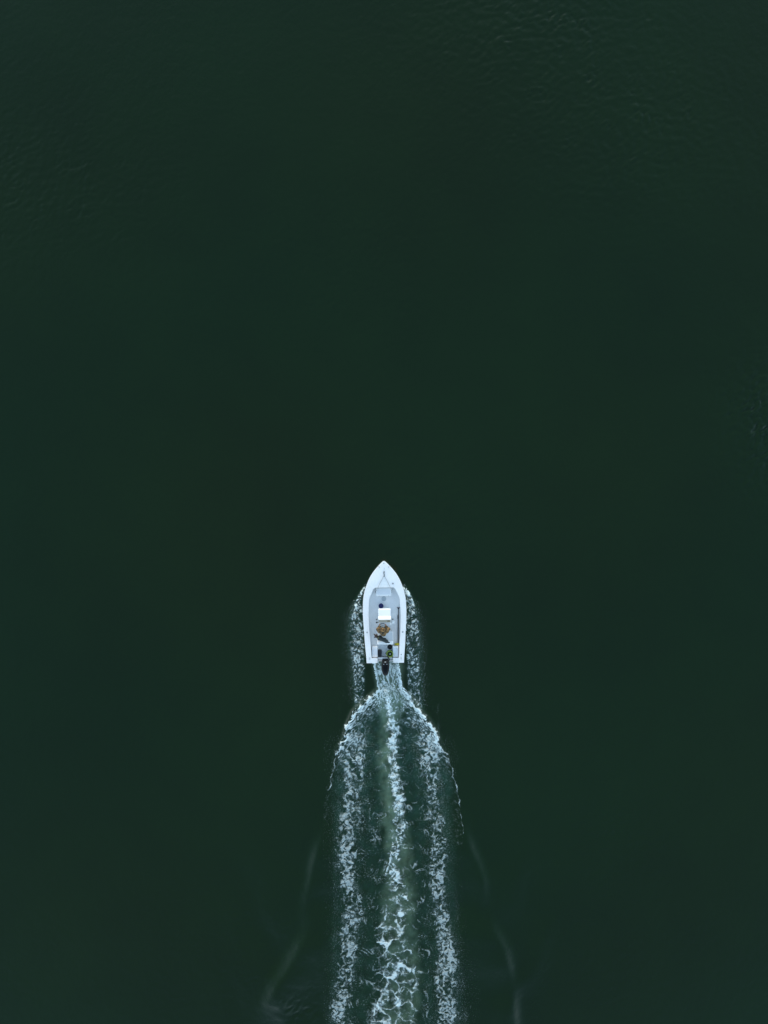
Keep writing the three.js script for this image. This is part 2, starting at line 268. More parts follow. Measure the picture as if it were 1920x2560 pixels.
    if (v > 1690) {                                     // middle: churned ropes that open into cells further astern
      const [, c, h] = row(mid, v), old = sstep(1985, 2080, v), far = sstep(2180, 2290, v), r = Math.abs(u - c + 7 * P2(v / 23, 12) + 3 * P2(v / 8, 2)) / h;
      if (r < 2.6) {
        const core = 1 - sstep(lerp(0.25, 0.55, far), lerp(1.15, 1.4, far), r), live = sstep(1700, 1735, v);
        const c1 = curl(u, v, 9.5, 1.1, 13), c2 = curl(u, v, 5.5, 1.0, 60), e1 = 1 - 4.0 * Math.abs(curl(u, v, 13, 1.0, 33)), e2 = 1 - 4.6 * Math.abs(curl(u, v, 24, 1.0, 83)), e3 = 1 - 3.6 * Math.abs(curl(u, v, 6.5, 1.2, 23));
        const eu = u + 11 * P2(u / 23 + 40, v / 23) + 3 * P2(u / 9, v / 9 + 4), ev = v + 11 * P2(u / 23, v / 23 + 60) + 3 * P2(u / 9 + 14, v / 9);
        const [d1, d2] = cell(eu / 40 + 3, ev / 34), web = Math.max(-0.9, 1 - (d2 - d1) / (0.09 + 0.13 * (0.6 + P2(u / 30 + 5, v / 30)))), [g1, g2] = cell(eu / 19 + 5, ev / 17), fine = Math.max(-0.9, 1 - (g2 - g1) / 0.16);
        const patch = sstep(0.05, 0.5, P2(u / 30 + 9, v / 36 + 33));
        const young = 0.30 * thread + 0.36 * e3 + 0.38 * c1 + 0.30 * c2 + 0.25 * vary + 0.86 * core - 0.34;
        const curls = 0.42 * Math.max(-0.8, e1) + 0.40 * Math.max(-0.8, e2) + 0.40 * c1 + 0.24 * c2 + 0.75 * patch * core + 0.56 * core - 0.32;
        const cells = 0.50 * web + 0.20 * fine * (0.4 + patch) + 0.20 * Math.max(-0.8, e1) + 0.26 * c1 + 0.16 * c2 + 0.66 * patch * core + 0.42 * core - 0.40;
        const f = lerp(lerp(young, curls, old), cells, far) - (1 - core) * 0.6 - (1 - live);
        put(f, 0.15 + 0.38 * sstep(0.15, 0.95, f) + 0.14 * (1 - sstep(1720, 1900, v)) + 0.12 * vary);
      }
      if (v > 1760) {                                   // loose curls and flecks between the bands
        const inB = band([[1760, 905, 1045], [1880, 860, 1085], [2720, 850, 1090]], u, v, 14);
        put(0.62 * (1 - 4 * Math.abs(curl(u, v, 20, 1.0, 53))) + 0.4 * n5 + 1.1 * P2(u / 34 + 8, v / 26 + 90) - 0.84 - 2.4 * (1 - inB), 0.2);
        put(1.0 * P2(u / 3.4 + 35, v / 2.8) + 0.7 * P2(u / 30 + 8, v / 24 + 90) - 0.82 - 2.4 * (1 - inB), 0.17);
        put(P2(u / 2.2 + 15, v / 2.2) - 0.52 + 0.4 * P2(u / 40, v / 40) - 1.2 * (1 - band([[1900, 1085, 1105], [2100, 1105, 1140], [2720, 1120, 1190]], u, v, 12)), 0.12);
        put(P2(u / 2.2 + 75, v / 2.2) - 0.55 + 0.4 * P2(u / 40, v / 40 + 7) - 1.2 * (1 - band([[1900, 842, 855], [2100, 832, 852], [2330, 825, 850], [2720, 810, 840]], u, v, 10)), 0.12);
      }
    }
  }
  return [sp, spw, wk, white];
}
{
  const U0 = 808, U1 = 1212, V0 = 1448, V1 = 2700, S = 1.0, nu = Math.round((U1 - U0) / S) + 1, nv = Math.round((V1 - V0) / S) + 1;
  const F = [new Float32Array(nu * nv), new Float32Array(nu * nv)], A = [new Float32Array(nu * nv), new Float32Array(nu * nv)], Y = new Float32Array(nu * nv);
  for (let j = 0; j < nv; j++) for (let i = 0; i < nu; i++) {
    const q = j * nu + i, u = U0 + i * S, v = V0 + j * S, [a, aw, b, bw] = foamAt(u, v);
    F[0][q] = a; A[0][q] = aw; F[1][q] = b; A[1][q] = bw; Y[q] = Math.max(a, b) > -0.6 ? waterY(toX(u), toZ(v)) : 0;
  }
  const m = new THREE.MeshPhysicalMaterial({ vertexColors: true, transparent: true, roughness: 0.75, side: THREE.DoubleSide });
  for (const k of [0, 1]) {
    const id = new Int32Array(nu * nv).fill(-1), p = [], c = [], ix = [];
    const at = (q) => {
      if (id[q] >= 0) return id[q];
      const f = F[k][q], w = A[k][q], th = clamp(f, -0.1, 0.9), full = clamp(w * 1.2 + 0.09, 0, 0.97), a = full * (0.17 * sstep(-0.34, 0.06, f) + 0.83 * sstep(-0.06, 0.56, f));
      p.push(toX(U0 + (q % nu) * S), Y[q] + 0.014 + 0.045 * th, toZ(V0 + Math.floor(q / nu) * S)); c.push(0.70, 0.82, 0.82, a);
      return (id[q] = p.length / 3 - 1);
    };
    for (let j = 0; j + 1 < nv; j++) for (let i = 0; i + 1 < nu; i++) { const q = j * nu + i; if (Math.max(F[k][q], F[k][q + 1], F[k][q + nu], F[k][q + nu + 1]) > -0.34) { const a = at(q), b = at(q + 1), d = at(q + nu), e = at(q + nu + 1); ix.push(a, d, b, b, d, e); } }
    const g = new THREE.BufferGeometry(); g.setAttribute('position', new THREE.Float32BufferAttribute(p, 3)); g.setAttribute('color', new THREE.Float32BufferAttribute(c, 4)); g.setIndex(ix); g.computeVertexNormals();
    const o = raw(k ? 'wake_foam' : 'spray_foam', g, m, scene); o.userData.kind = 'stuff';
    tag(o, k ? 'white foam streaks of the wake spreading behind the outboard motor' : 'white bow spray foam running along both sides of the boat', 'foam');
  }
}

// ---------------------------------------------------------------- the boat: origin at the middle of the transom on the waterline, bow towards -z
const BOAT = { x: 0.0775, z: 8.863, turn: 0.014 };
function thing(name, label, category, group) { const o = new THREE.Group(); o.name = numbered(name); o.position.set(BOAT.x, 0, BOAT.z); o.rotation.y = BOAT.turn; scene.add(o); return tag(o, label, category, group); }
const wear = noiseTex(512, (x, y, n) => 0.93 + 0.05 * tileN(x, y, n, 6) + 0.05 * tileN(x, y, n, 21) - (tileN(x, y, n, 90) > 0.72 ? 0.12 : 0), 0.45);
const grit = noiseTex(512, (x, y, n) => 0.93 + 0.07 * tileN(x, y, n, 5) + 0.06 * tileN(x, y, n, 17) + 0.09 * tileN(x, y, n, 70) - (tileN(x, y, n, 40) > 0.6 ? 0.1 : 0), 0.7);
const M = {
  gel: mat([0.91, 0.89, 0.87], 0.32, { map: wear, clearcoat: 0.3, clearcoatRoughness: 0.2 }),
  sole: mat([0.94, 0.94, 0.93], 0.7, { map: grit }), liner: mat([0.84, 0.87, 0.88], 0.45, { map: wear }),
  white: mat([0.84, 0.84, 0.83], 0.4), cream: mat([0.52, 0.49, 0.40], 0.5), steel: mat([0.45, 0.47, 0.48], 0.3, { metalness: 0.9 }), grey: mat([0.16, 0.17, 0.18], 0.5),
  black: mat([0.012, 0.013, 0.014], 0.35), rubber: mat([0.02, 0.02, 0.021], 0.7), cowl: mat([0.004, 0.005, 0.006], 0.28, { specularIntensity: 0.25 }),
  rope: mat([0.30, 0.31, 0.30], 0.9), cushion: mat([0.72, 0.74, 0.75], 0.6), yellow: mat([0.46, 0.42, 0.02], 0.6), lime: mat([0.22, 0.30, 0.04], 0.5), limeDark: mat([0.05, 0.09, 0.012], 0.6), navy: mat([0.016, 0.026, 0.13], 0.5), green: mat([0.03, 0.06, 0.03], 0.8),
};
// outline: z, outer half beam, inner half beam of the side deck, height of the sheer
const lines = [[-5.985, 0.0, 0, 0.98], [-5.94, 0.055, 0, 0.976], [-5.85, 0.155, 0, 0.967], [-5.68, 0.315, 0, 0.95], [-5.34, 0.602, 0, 0.92], [-5.01, 0.81, 0, 0.9], [-4.65, 0.972, 0, 0.875], [-4.43, 1.045, 0.607, 0.862], [-4.22, 1.115, 0.705, 0.848], [-4.07, 1.15, 0.775, 0.838], [-3.78, 1.202, 0.9, 0.82], [-3.27, 1.231, 0.929, 0.795], [-2.73, 1.228, 0.934, 0.775], [-2.19, 1.198, 0.911, 0.762], [-1.66, 1.165, 0.89, 0.752], [-1.1, 1.137, 0.845, 0.742], [-0.47, 1.082, 0.806, 0.728], [-0.29, 1.07, 0.794, 0.725], [0, 1.05, 0.79, 0.72]];
const hb = (z) => row(lines, z)[1], ib = (z) => row(lines, z)[2], sheer = (z) => row(lines, z)[3];
const curve = (f, a, b, n) => Array.from({ length: n + 1 }, (_, i) => f(a + (b - a) * i / n));
const outer = new THREE.CatmullRomCurve3(lines.map((l) => V(l[1], l[3], l[0])), false, 'centripetal').getPoints(90);
const zs = outer.map((p) => p.z), ob = outer.map((p) => [p.z, Math.max(0, p.x), p.y]);
const HB = (z) => row(ob, z)[1];
const boat = thing('fishing_boat', 'white open fishing boat with centre console, running bow up the picture ahead of its wake', 'boat');
{ // hull: sections from sheer to chine to keel
  const rows = zs.map((z) => {
    const h = HB(z), s = sheer(z), t = clamp((z + 5.985) / 5.985), stem = 0.95 * (1 - t) ** 6, chineY = -0.02 + 0.62 * (1 - t) ** 3, chineX = h * (0.88 - 0.22 * (1 - t) ** 2), keelY = -0.32 + 1.2 * (1 - t) ** 5;
    const half = [[h, s - 0.03, z], [h * 0.995, s - 0.1, z], [lerp(h, chineX, 0.5), lerp(s - 0.1, chineY, 0.5), z + stem * 0.05], [chineX, chineY, z + stem * 0.1], [chineX * 0.5, lerp(chineY, keelY, 0.55), z + stem * 0.3], [0, keelY, z + stem * 0.5]];
    return [...half, ...half.slice(0, -1).reverse().map(([x, y, q]) => [-x, y, q])];
  });
  rows.forEach((r) => r.forEach((q) => { if (q[2] > -0.07) q[2] = -0.07 + (q[2] + 0.07) * 0.01; }));
  const last = rows[rows.length - 1], mid0 = [0, 0.15, -0.069];
  const tr = surf([last.map(() => mid0), last]);
  const full = obj('hull', [surf(rows)], M.gel, boat);
  // transom: lower in the middle where the motor hangs
  const T = new THREE.Shape([[-1.05, 0.68], [-0.452, 0.68], [-0.44, 0.5], [0.44, 0.5], [0.452, 0.68], [1.05, 0.68], [0.925, -0.02], [0, -0.32], [-0.925, -0.02]].map((p) => new THREE.Vector2(...p)));
  obj('transom', [new THREE.ExtrudeGeometry(T, { depth: 0.1, bevelEnabled: false }).translate(0, 0, -0.172)], M.gel, boat);
}
{ // deck cap: bow deck, side decks and stern corners, one moulding
  const zz = [...curve((z) => z, -5.985, -4.43, 26)];
  const camber = (x, z) => sheer(z) + 0.025 * (1 - (x / Math.max(0.05, HB(z))) ** 2) * sstep(-5.98, -5.5, z) * (1 - sstep(-4.9, -4.45, z));
  const bow = zz.map((z) => curve((s) => { const x = s * HB(z); return [x, camber(x, z), z]; }, -1, 1, 20));
  const parts = [surf(bow)];
  const lipZ = -4.43; parts.push(surf([curve((x) => [x, sheer(lipZ), lipZ], -1.045, 1.045, 10), curve((x) => [x, sheer(lipZ) - 0.05, lipZ + 0.004], -1.045, 1.045, 10)]));
  for (const s of [-1, 1]) {
    const zq = curve((z) => z, -4.43, -0.29, 60);
    const I = (z) => lerp(ib(z), (ib(z - 0.09) + ib(z + 0.09)) / 2, 0.6) * s, O = (z) => HB(z) * s;
    parts.push(surf(zq.map((z) => [[O(z), sheer(z), z], [lerp(O(z), I(z), 0.5), sheer(z) + 0.006, z], [I(z) + 0.012 * s, sheer(z), z], [I(z), sheer(z) - 0.014, z], [I(z) + 0.002 * s, sheer(z) - 0.06, z]])));
    const c = curve((z) => z, -0.29, 0, 4);
    parts.push(surf(c.map((z) => [[HB(z) * s, sheer(z), z], [0.462 * s, sheer(z), z], [0.45 * s, sheer(z) - 0.014, z], [0.45 * s, sheer(z) - 0.16, z]])));
    parts.push(surf([[[HB(0) * s, 0.72, 0], [0.455 * s, 0.72, 0]], [[HB(0) * s, 0.58, 0.003], [0.455 * s, 0.58, 0.003]]]));
    parts.push(surf([[[0.8 * s, 0.725, -0.29], [0.455 * s, 0.725, -0.29]], [[0.8 * s, 0.6, -0.286], [0.455 * s, 0.6, -0.286]]]));
  }
  const deck = obj('deck', parts, M.gel, boat);
  const rail = [...ob].filter((_, i) => i % 2 === 0 || i > ob.length - 3);
  const rr = (s) => rail.map(([z, h, y]) => [(h + 0.012) * s, y - 0.03, z]);
  for (const s of [-1, 1]) obj('rub_rail', [tube(rr(s), 0.03, 140, 8)], M.white, boat);
  // cockpit liner and sole
  const wz = curve((z) => z, -4.4, -0.28, 50), sideW = [-1, 1].map((s) => surf(wz.map((z) => [[(ib(z) + 0.03) * s, sheer(z) - 0.045, z], [(ib(z) + 0.02) * s, 0.45, z], [(ib(z) - 0.015) * s, 0.22, z]])));
  obj('cockpit_liner', [...sideW, surf([curve((x) => [x, 0.82, -4.40], -0.66, 0.66, 8), curve((x) => [x, 0.2, -4.39], -0.64, 0.64, 8)])], M.liner, boat);
  obj('cockpit_sole', [surf(curve((z) => z, -4.42, -0.18, 40).map((z) => curve((x) => [x * (ib(z) + 0.02), 0.22 + 0.008 * (1 - x * x), z], -1, 1, 10)))], M.sole, boat);
  const lid = obj('deck_plate', [cyl(0.145, 0.15, 0.012, -0.035, 0.233, -3.723, 36)], mat([0.52, 0.58, 0.61], 0.6, { map: grit }), boat);
  lid.userData.label = 'round inspection plate in the sole ahead of the blue bucket';
  obj('plate_rim', [new THREE.TorusGeometry(0.148, 0.006, 8, 40).rotateX(Math.PI / 2).translate(-0.035, 0.236, -3.723)], M.white, lid);
}
{ // console
  const con = obj('console', [box(0.70, 0.86, 0.58, -0.008, 0.65, -2.905, 0.05)], M.white, boat);
  const P = (w, pts) => new THREE.ExtrudeGeometry(new THREE.Shape(pts.map((p) => new THREE.Vector2(...p))), { depth: w, bevelEnabled: true, bevelSize: 0.012, bevelThickness: 0.012, bevelSegments: 2 }).rotateY(-Math.PI / 2).translate(w / 2 - 0.008, 0, 0);
  obj('console_top', [P(0.70, [[-3.205, 1.0], [-3.205, 1.08], [-3.17, 1.1], [-2.80, 1.14], [-2.68, 1.24], [-2.62, 1.27], [-2.60, 1.0]])], M.white, con);
  obj('dash', [P(0.64, [[-2.585, 1.0], [-2.6, 1.24], [-2.43, 1.03], [-2.43, 1.0]])], M.cream, con);
  obj('dash_panel', [box(0.16, 0.012, 0.12, 0.23, 1.165, -2.498, 0.004, 0.9)], mat([0.25, 0.21, 0.13], 0.6), con);
  obj('dash_shelf', [box(0.70, 0.05, 0.11, -0.008, 1.005, -2.36, 0.015)], M.white, con);
  obj('console_base', [box(0.62, 0.78, 0.2, -0.008, 0.6, -2.52, 0.03)], M.white, con);
  for (const s of [-1, 1]) obj('grab_rail', [tube([[s * 0.40 - 0.008, 0.35, -2.45], [s * 0.41 - 0.008, 1.0, -2.42], [s * 0.42 - 0.008, 1.16, -2.46], [s * 0.42 - 0.008, 1.22, -2.6], [s * 0.40 - 0.008, 1.2, -2.72]], 0.013, 30)], M.steel, con);
  for (const [s, z] of [[-1, -2.60], [1, -2.60]]) obj('cup_holder', [lathe([[0.0, 0], [0.04, 0], [0.045, 0.09], [0.04, 0.09], [0.036, 0.01], [0, 0.01]], s * 0.47, 1.0, z, 20), box(0.09, 0.02, 0.03, s * 0.43, 1.05, z, 0.006)], M.grey, con);
  obj('throttle_box', [box(0.07, 0.14, 0.11, 0.33, 1.02, -2.3, 0.02)], M.white, con);
  obj('side_tray', [box(0.13, 0.03, 0.15, 0.49, 0.99, -2.42, 0.012)], M.liner, con);
  const knob = obj('control_knob', [cyl(0.045, 0.05, 0.07, -0.47, 1.03, -2.42, 20), box(0.1, 0.03, 0.05, -0.42, 1.0, -2.42, 0.01)], M.rubber, con);
  const wheel = new THREE.TorusGeometry(0.185, 0.016, 10, 44); const spokes = [0, 1, 2].map((k) => new THREE.CylinderGeometry(0.011, 0.013, 0.18, 8).translate(0, 0.09, 0).rotateZ(k * 2.094 + 0.5));
  const put = (g) => g.rotateX(-0.95).translate(-0.135, 1.10, -2.235);
  const w = obj('steering_wheel', [put(wheel)], M.black, con);
  obj('wheel_spokes', [...spokes.map(put), put(new THREE.SphereGeometry(0.045, 16, 10).scale(1, 1, 0.6)), tube([[-0.135, 1.09, -2.25], [-0.135, 1.03, -2.36]], 0.025, 4)], M.steel, con);
}
{ // helm seat
  const seat = obj('seat_box', [box(0.90, 0.37, 0.74, 0.016, 0.41, -1.47, 0.03)], M.white, boat);
  obj('seat_lid', [box(0.936, 0.05, 0.772, 0.016, 0.615, -1.467, 0.022)], M.cushion, seat);
  obj('seat_bolster', [box(0.936, 0.10, 0.2, 0.016, 0.675, -1.185, 0.04)], M.white, seat);
  obj('side_rim', [box(0.06, 0.035, 0.53, 0.454, 0.652, -1.57, 0.015)], M.white, seat);
}
for (const s of [-1, 1]) { // stern quarter seats
  const g = obj('quarter_seat', [box(0.335, 0.34, 0.64, s * 0.617 , 0.38, -0.62, 0.03)], M.liner, boat);
  obj('seat_lid', [box(0.32, 0.03, 0.53, s * 0.612, 0.56, -0.575, 0.012)], mat([0.76, 0.79, 0.82], 0.5, { map: wear }), g);
  obj('step', [box(0.325, 0.025, 0.11, s * 0.612, 0.558, -0.895, 0.02)], M.white, g);
}
obj('motor_well', [box(0.87, 0.05, 0.17, 0, 0.475, -0.19, 0.012), box(0.87, 0.3, 0.03, 0, 0.36, -0.275, 0.01)], M.liner, boat);
// small fittings
for (const s of [-1, 1]) {
  const r = obj('rod_holder', [lathe([[0.022, -0.1], [0.026, 0.004], [0.04, 0.006], [0.042, 0.012], [0.03, 0.014], [0.024, 0.006], [0.018, -0.1]], s * 1.043, 0.757, -1.813, 20)], M.rubber, boat);
  obj('stern_cleat', [box(0.024, 0.018, 0.16, s * 0.93, 0.765, -0.27, 0.008), box(0.03, 0.03, 0.03, s * 0.93, 0.742, -0.235, 0.006), box(0.03, 0.03, 0.03, s * 0.93, 0.742, -0.305, 0.006)], M.steel, boat);
  obj('bow_chock', [box(0.03, 0.025, 0.12, s * 0.285, 0.963, -5.655, 0.01, 0, -s * 0.75)], M.steel, boat);
}
obj('tank_vent', [cyl(0.026, 0.03, 0.02, 0.938, 0.742, -0.492, 16)], M.grey, boat);
obj('filler_cap', [cyl(0.042, 0.046, 0.02, 0.508, 0.895, -4.669, 20)], M.grey, boat);
obj('bow_light', [box(0.035, 0.045, 0.07, -0.003, 0.99, -5.862, 0.014)], M.grey, boat);
obj('bow_eye', [box(0.02, 0.02, 0.1, 0.01, 0.965, -5.56, 0.008)], M.steel, boat);
{ // outboard motor
  const secs = [[-0.26, 0.12, 0.84, 0.80], [-0.24, 0.175, 0.94, 0.76], [-0.19, 0.195, 1.0, 0.74], [-0.1, 0.205, 1.07, 0.72], [0.0, 0.222, 1.15, 0.71], [0.12, 0.234, 1.195, 0.70], [0.26, 0.236, 1.2, 0.70], [0.4, 0.218, 1.18, 0.71], [0.54, 0.178, 1.13, 0.73], [0.64, 0.135, 1.07, 0.76], [0.69, 0.095, 1.0, 0.8], [0.712, 0.03, 0.95, 0.86]];
  const rowsC = secs.map(([z, w, t, b]) => curve((a) => { const c = Math.cos(a), s = Math.sin(a), e = (v) => Math.sign(v) * Math.abs(v) ** 0.72; return [w * e(c), (t + b) / 2 + (t - b) / 2 * e(s), z]; }, 0, 2 * Math.PI, 32));
  const mot = obj('outboard_motor', [surf(rowsC)], M.cowl, boat);
  mot.userData.label = 'black outboard motor hung on the low middle of the transom';
  obj('motor_leg', [box(0.2, 0.5, 0.34, 0, 0.5, 0.16, 0.06), box(0.06, 0.5, 0.26, 0, 0.02, 0.2, 0.03), box(0.26, 0.02, 0.42, 0, -0.05, 0.24, 0.008), box(0.014, 0.2, 0.2, 0, -0.38, 0.2, 0.006), new THREE.SphereGeometry(0.09, 20, 12).scale(0.7, 0.7, 2.4).translate(0, -0.24, 0.22)], M.black, mot);
  obj('clamp_bracket', [box(0.32, 0.3, 0.1, 0, 0.6, -0.12, 0.02), box(0.34, 0.06, 0.2, 0, 0.72, -0.16, 0.02)], M.black, mot);
  obj('cowl_latch', [box(0.09, 0.018, 0.05, 0.0, 1.08, -0.115, 0.006, -0.7), box(0.05, 0.02, 0.04, -0.09, 1.165, 0.0, 0.008), box(0.05, 0.02, 0.04, 0.09, 1.165, 0.0, 0.008)], M.steel, mot);
  obj('propeller', [0, 1, 2].map((k) => new THREE.SphereGeometry(0.085, 16, 10).scale(0.55, 1, 0.1).rotateY(0.6).translate(0, 0.1, 0).rotateZ(k * 2.094).translate(0, -0.24, 0.47)), M.steel, mot);
  obj('rigging_hose', [tube([[0.03, 0.50, -0.56], [0.1, 0.58, -0.44], [0.2, 0.66, -0.3], [0.24, 0.74, -0.2], [0.2, 0.78, -0.12], [0.16, 0.8, -0.06]], 0.03, 40, 10)], M.rubber, mot);
  obj('fuel_hose', [tube([[-0.2, 0.47, -0.36], [-0.05, 0.52, -0.335], [0.08, 0.53, -0.34], [0.16, 0.6, -0.28], [0.15, 0.7, -0.14]], 0.02, 40, 8)], M.rubber, mot);
}
// ---------------------------------------------------------------- things in the boat
{
  const c = thing('cooler', 'white cooler strapped down on the sole behind the bow deck', 'cooler');
  obj('body', [box(0.86, 0.36, 0.43, -0.036, 0.415, -4.165, 0.03)], M.white, c);
  obj('lid', [box(0.905, 0.07, 0.464, -0.036, 0.615, -4.168, 0.03)], M.white, c);
  obj('lid_panel', [box(0.74, 0.012, 0.33, -0.036, 0.651, -4.17, 0.005)], mat([0.74, 0.75, 0.77], 0.6, { map: wear }), c);
  for (const s of [-1, 1]) obj('latch', [box(0.06, 0.1, 0.03, -0.036 + s * 0.28, 0.565, -3.93, 0.008)], M.grey, c);
  for (const s of [-1, 1]) obj('handle', [tube([[-0.036 + s * 0.44, 0.5, -4.27], [-0.036 + s * 0.475, 0.46, -4.2], [-0.036 + s * 0.475, 0.46, -4.12], [-0.036 + s * 0.44, 0.5, -4.05]], 0.011, 16)], M.grey, c);
}
{
  const r = thing('tie_down_rope', 'grey rope running from the bow deck in a narrow V to the cooler', 'rope');
  for (const s of [-1, 1]) obj('rope_leg', [tube([[0.0, 0.945, -5.16], [s * 0.2 - 0.004, 0.915, -4.78], [s * 0.36 - 0.012, 0.88, -4.45], [s * 0.415 - 0.02, 0.72, -4.32], [s * 0.452 - 0.025, 0.62, -4.2], [s * 0.463 - 0.03, 0.42, -4.17]], 0.0105, 60, 6)], M.rope, r);
  obj('rope_knot', [tube([[0.0, 0.955, -5.42], [0.014, 0.962, -5.32], [-0.012, 0.965, -5.25], [0.012, 0.96, -5.18], [0.02, 0.955, -5.08]], 0.02, 40, 8), tube([[-0.01, 0.955, -5.38], [-0.02, 0.965, -5.28], [0.016, 0.97, -5.2], [-0.012, 0.95, -5.1]], 0.017, 40, 8)], mat([0.13, 0.15, 0.16], 0.9), r);
}
function bucket(name, label, x, y, z, r, h, outer, inner, handle) {
  const b = thing(name, label, 'bucket');
  obj('pail', [lathe([[0, 0], [r * 0.84, 0], [r * 0.97, h - 0.02], [r * 1.02, h - 0.02], [r * 1.02, h], [r * 0.94, h], [r * 0.80, 0.02], [0, 0.02]], x, y, z, 36)], outer, b);
  if (inner) obj('contents', [lathe([[0, h * 0.7], [r * 0.5, h * 0.68], [r * 0.9, h * 0.62]], x, y, z, 30)], inner, b);
  obj('bail_handle', [tube(curve((t) => [x + r * Math.cos(t), y + h - 0.03 + 0.012 * Math.sin(t), z + handle * r * 1.06 * Math.sin(t)], 0, Math.PI, 12), 0.005, 30, 6)], M.steel, b);
  return b;
}
bucket('bucket', 'navy blue bucket standing ahead of the console', -0.205, 0.228, -3.335, 0.142, 0.34, M.navy, mat([0.02, 0.03, 0.16], 0.6), 1);
bucket('bucket', 'black bucket between the helm seat and the yellow-green tub', 0.278, 0.228, -0.905, 0.14, 0.3, M.rubber, mat([0.01, 0.012, 0.011], 0.6), -1);
{
  const b = thing('tub', 'yellow-green tub near the starboard quarter of the transom', 'tub');
  const x = 0.272, z = -0.5;
  obj('shell', [lathe([[0, 0], [0.15, 0], [0.175, 0.36], [0.20, 0.37], [0.205, 0.40], [0.17, 0.405], [0.155, 0.38], [0.135, 0.02], [0, 0.02]], x, 0.228, z, 40)], M.lime, b);
  obj('lower_band', [lathe([[0.17, 0.16], [0.215, 0.18], [0.225, 0.22], [0.215, 0.26], [0.175, 0.27]], x, 0.228, z, 40)], M.limeDark, b);
  obj('contents', [new THREE.SphereGeometry(0.14, 24, 12).scale(1, 0.4, 1).translate(x, 0.43, z)], M.green, b);
  obj('pale_float', [new THREE.SphereGeometry(0.05, 20, 14).translate(x + 0.02, 0.51, z + 0.015)], mat([0.55, 0.58, 0.55], 0.4), b);
}
{
  const t = thing('fuel_tank', 'black portable fuel tank on the sole beside the port quarter seat', 'fuel tank');
  obj('tank', [box(0.215, 0.26, 0.42, -0.315, 0.365, -0.535, 0.06)], M.black, t);
  obj('cap', [cyl(0.035, 0.04, 0.04, -0.315, 0.512, -0.62, 18)], M.rubber, t);
  obj('carry_handle', [tube([[-0.315, 0.49, -0.55], [-0.315, 0.54, -0.52], [-0.315, 0.54, -0.44], [-0.315, 0.49, -0.41]], 0.012, 20)], M.rubber, t);
}
{
  const p = thing('push_pole', 'long black pole with a forked end lying along the starboard side of the sole', 'pole');
  obj('shaft', [tube([[0.822, 0.262, -3.10], [0.808, 0.262, -2.0], [0.793, 0.262, -1.06]], 0.023, 20, 10)], M.black, p);
  obj('fork', [-1, 1].map((s) => tube([[0.822, 0.262, -3.09], [0.822 + s * 0.03, 0.262, -3.15], [0.822 + s * 0.085, 0.264, -3.215]], 0.017, 12)).concat(new THREE.ConeGeometry(0.06, 0.1, 12).scale(1, 1, 0.35).rotateX(Math.PI / 2).translate(0.822, 0.262, -3.15)), M.black, p);
  const b = thing('deck_brush', 'long-handled deck brush with a yellow head lying against the black pole', 'brush');
  obj('handle', [tube([[0.775, 0.26, -2.72], [0.757, 0.268, -2.0], [0.727, 0.29, -1.08]], 0.0125, 20, 8)], M.grey, b);
  obj('grip', [tube([[0.779, 0.26, -2.76], [0.772, 0.261, -2.52]], 0.018, 6, 10)], M.rubber, b);
  obj('brush_head', [new THREE.CylinderGeometry(0.155, 0.15, 0.05, 28).scale(1, 1, 0.42).translate(0.70, 0.31, -1.03)], M.yellow, b);
  obj('bristles', [new THREE.CylinderGeometry(0.14, 0.15, 0.055, 28).scale(1, 1, 0.4).translate(0.70, 0.257, -1.03)], mat([0.36, 0.34, 0.06], 0.9), b);
}
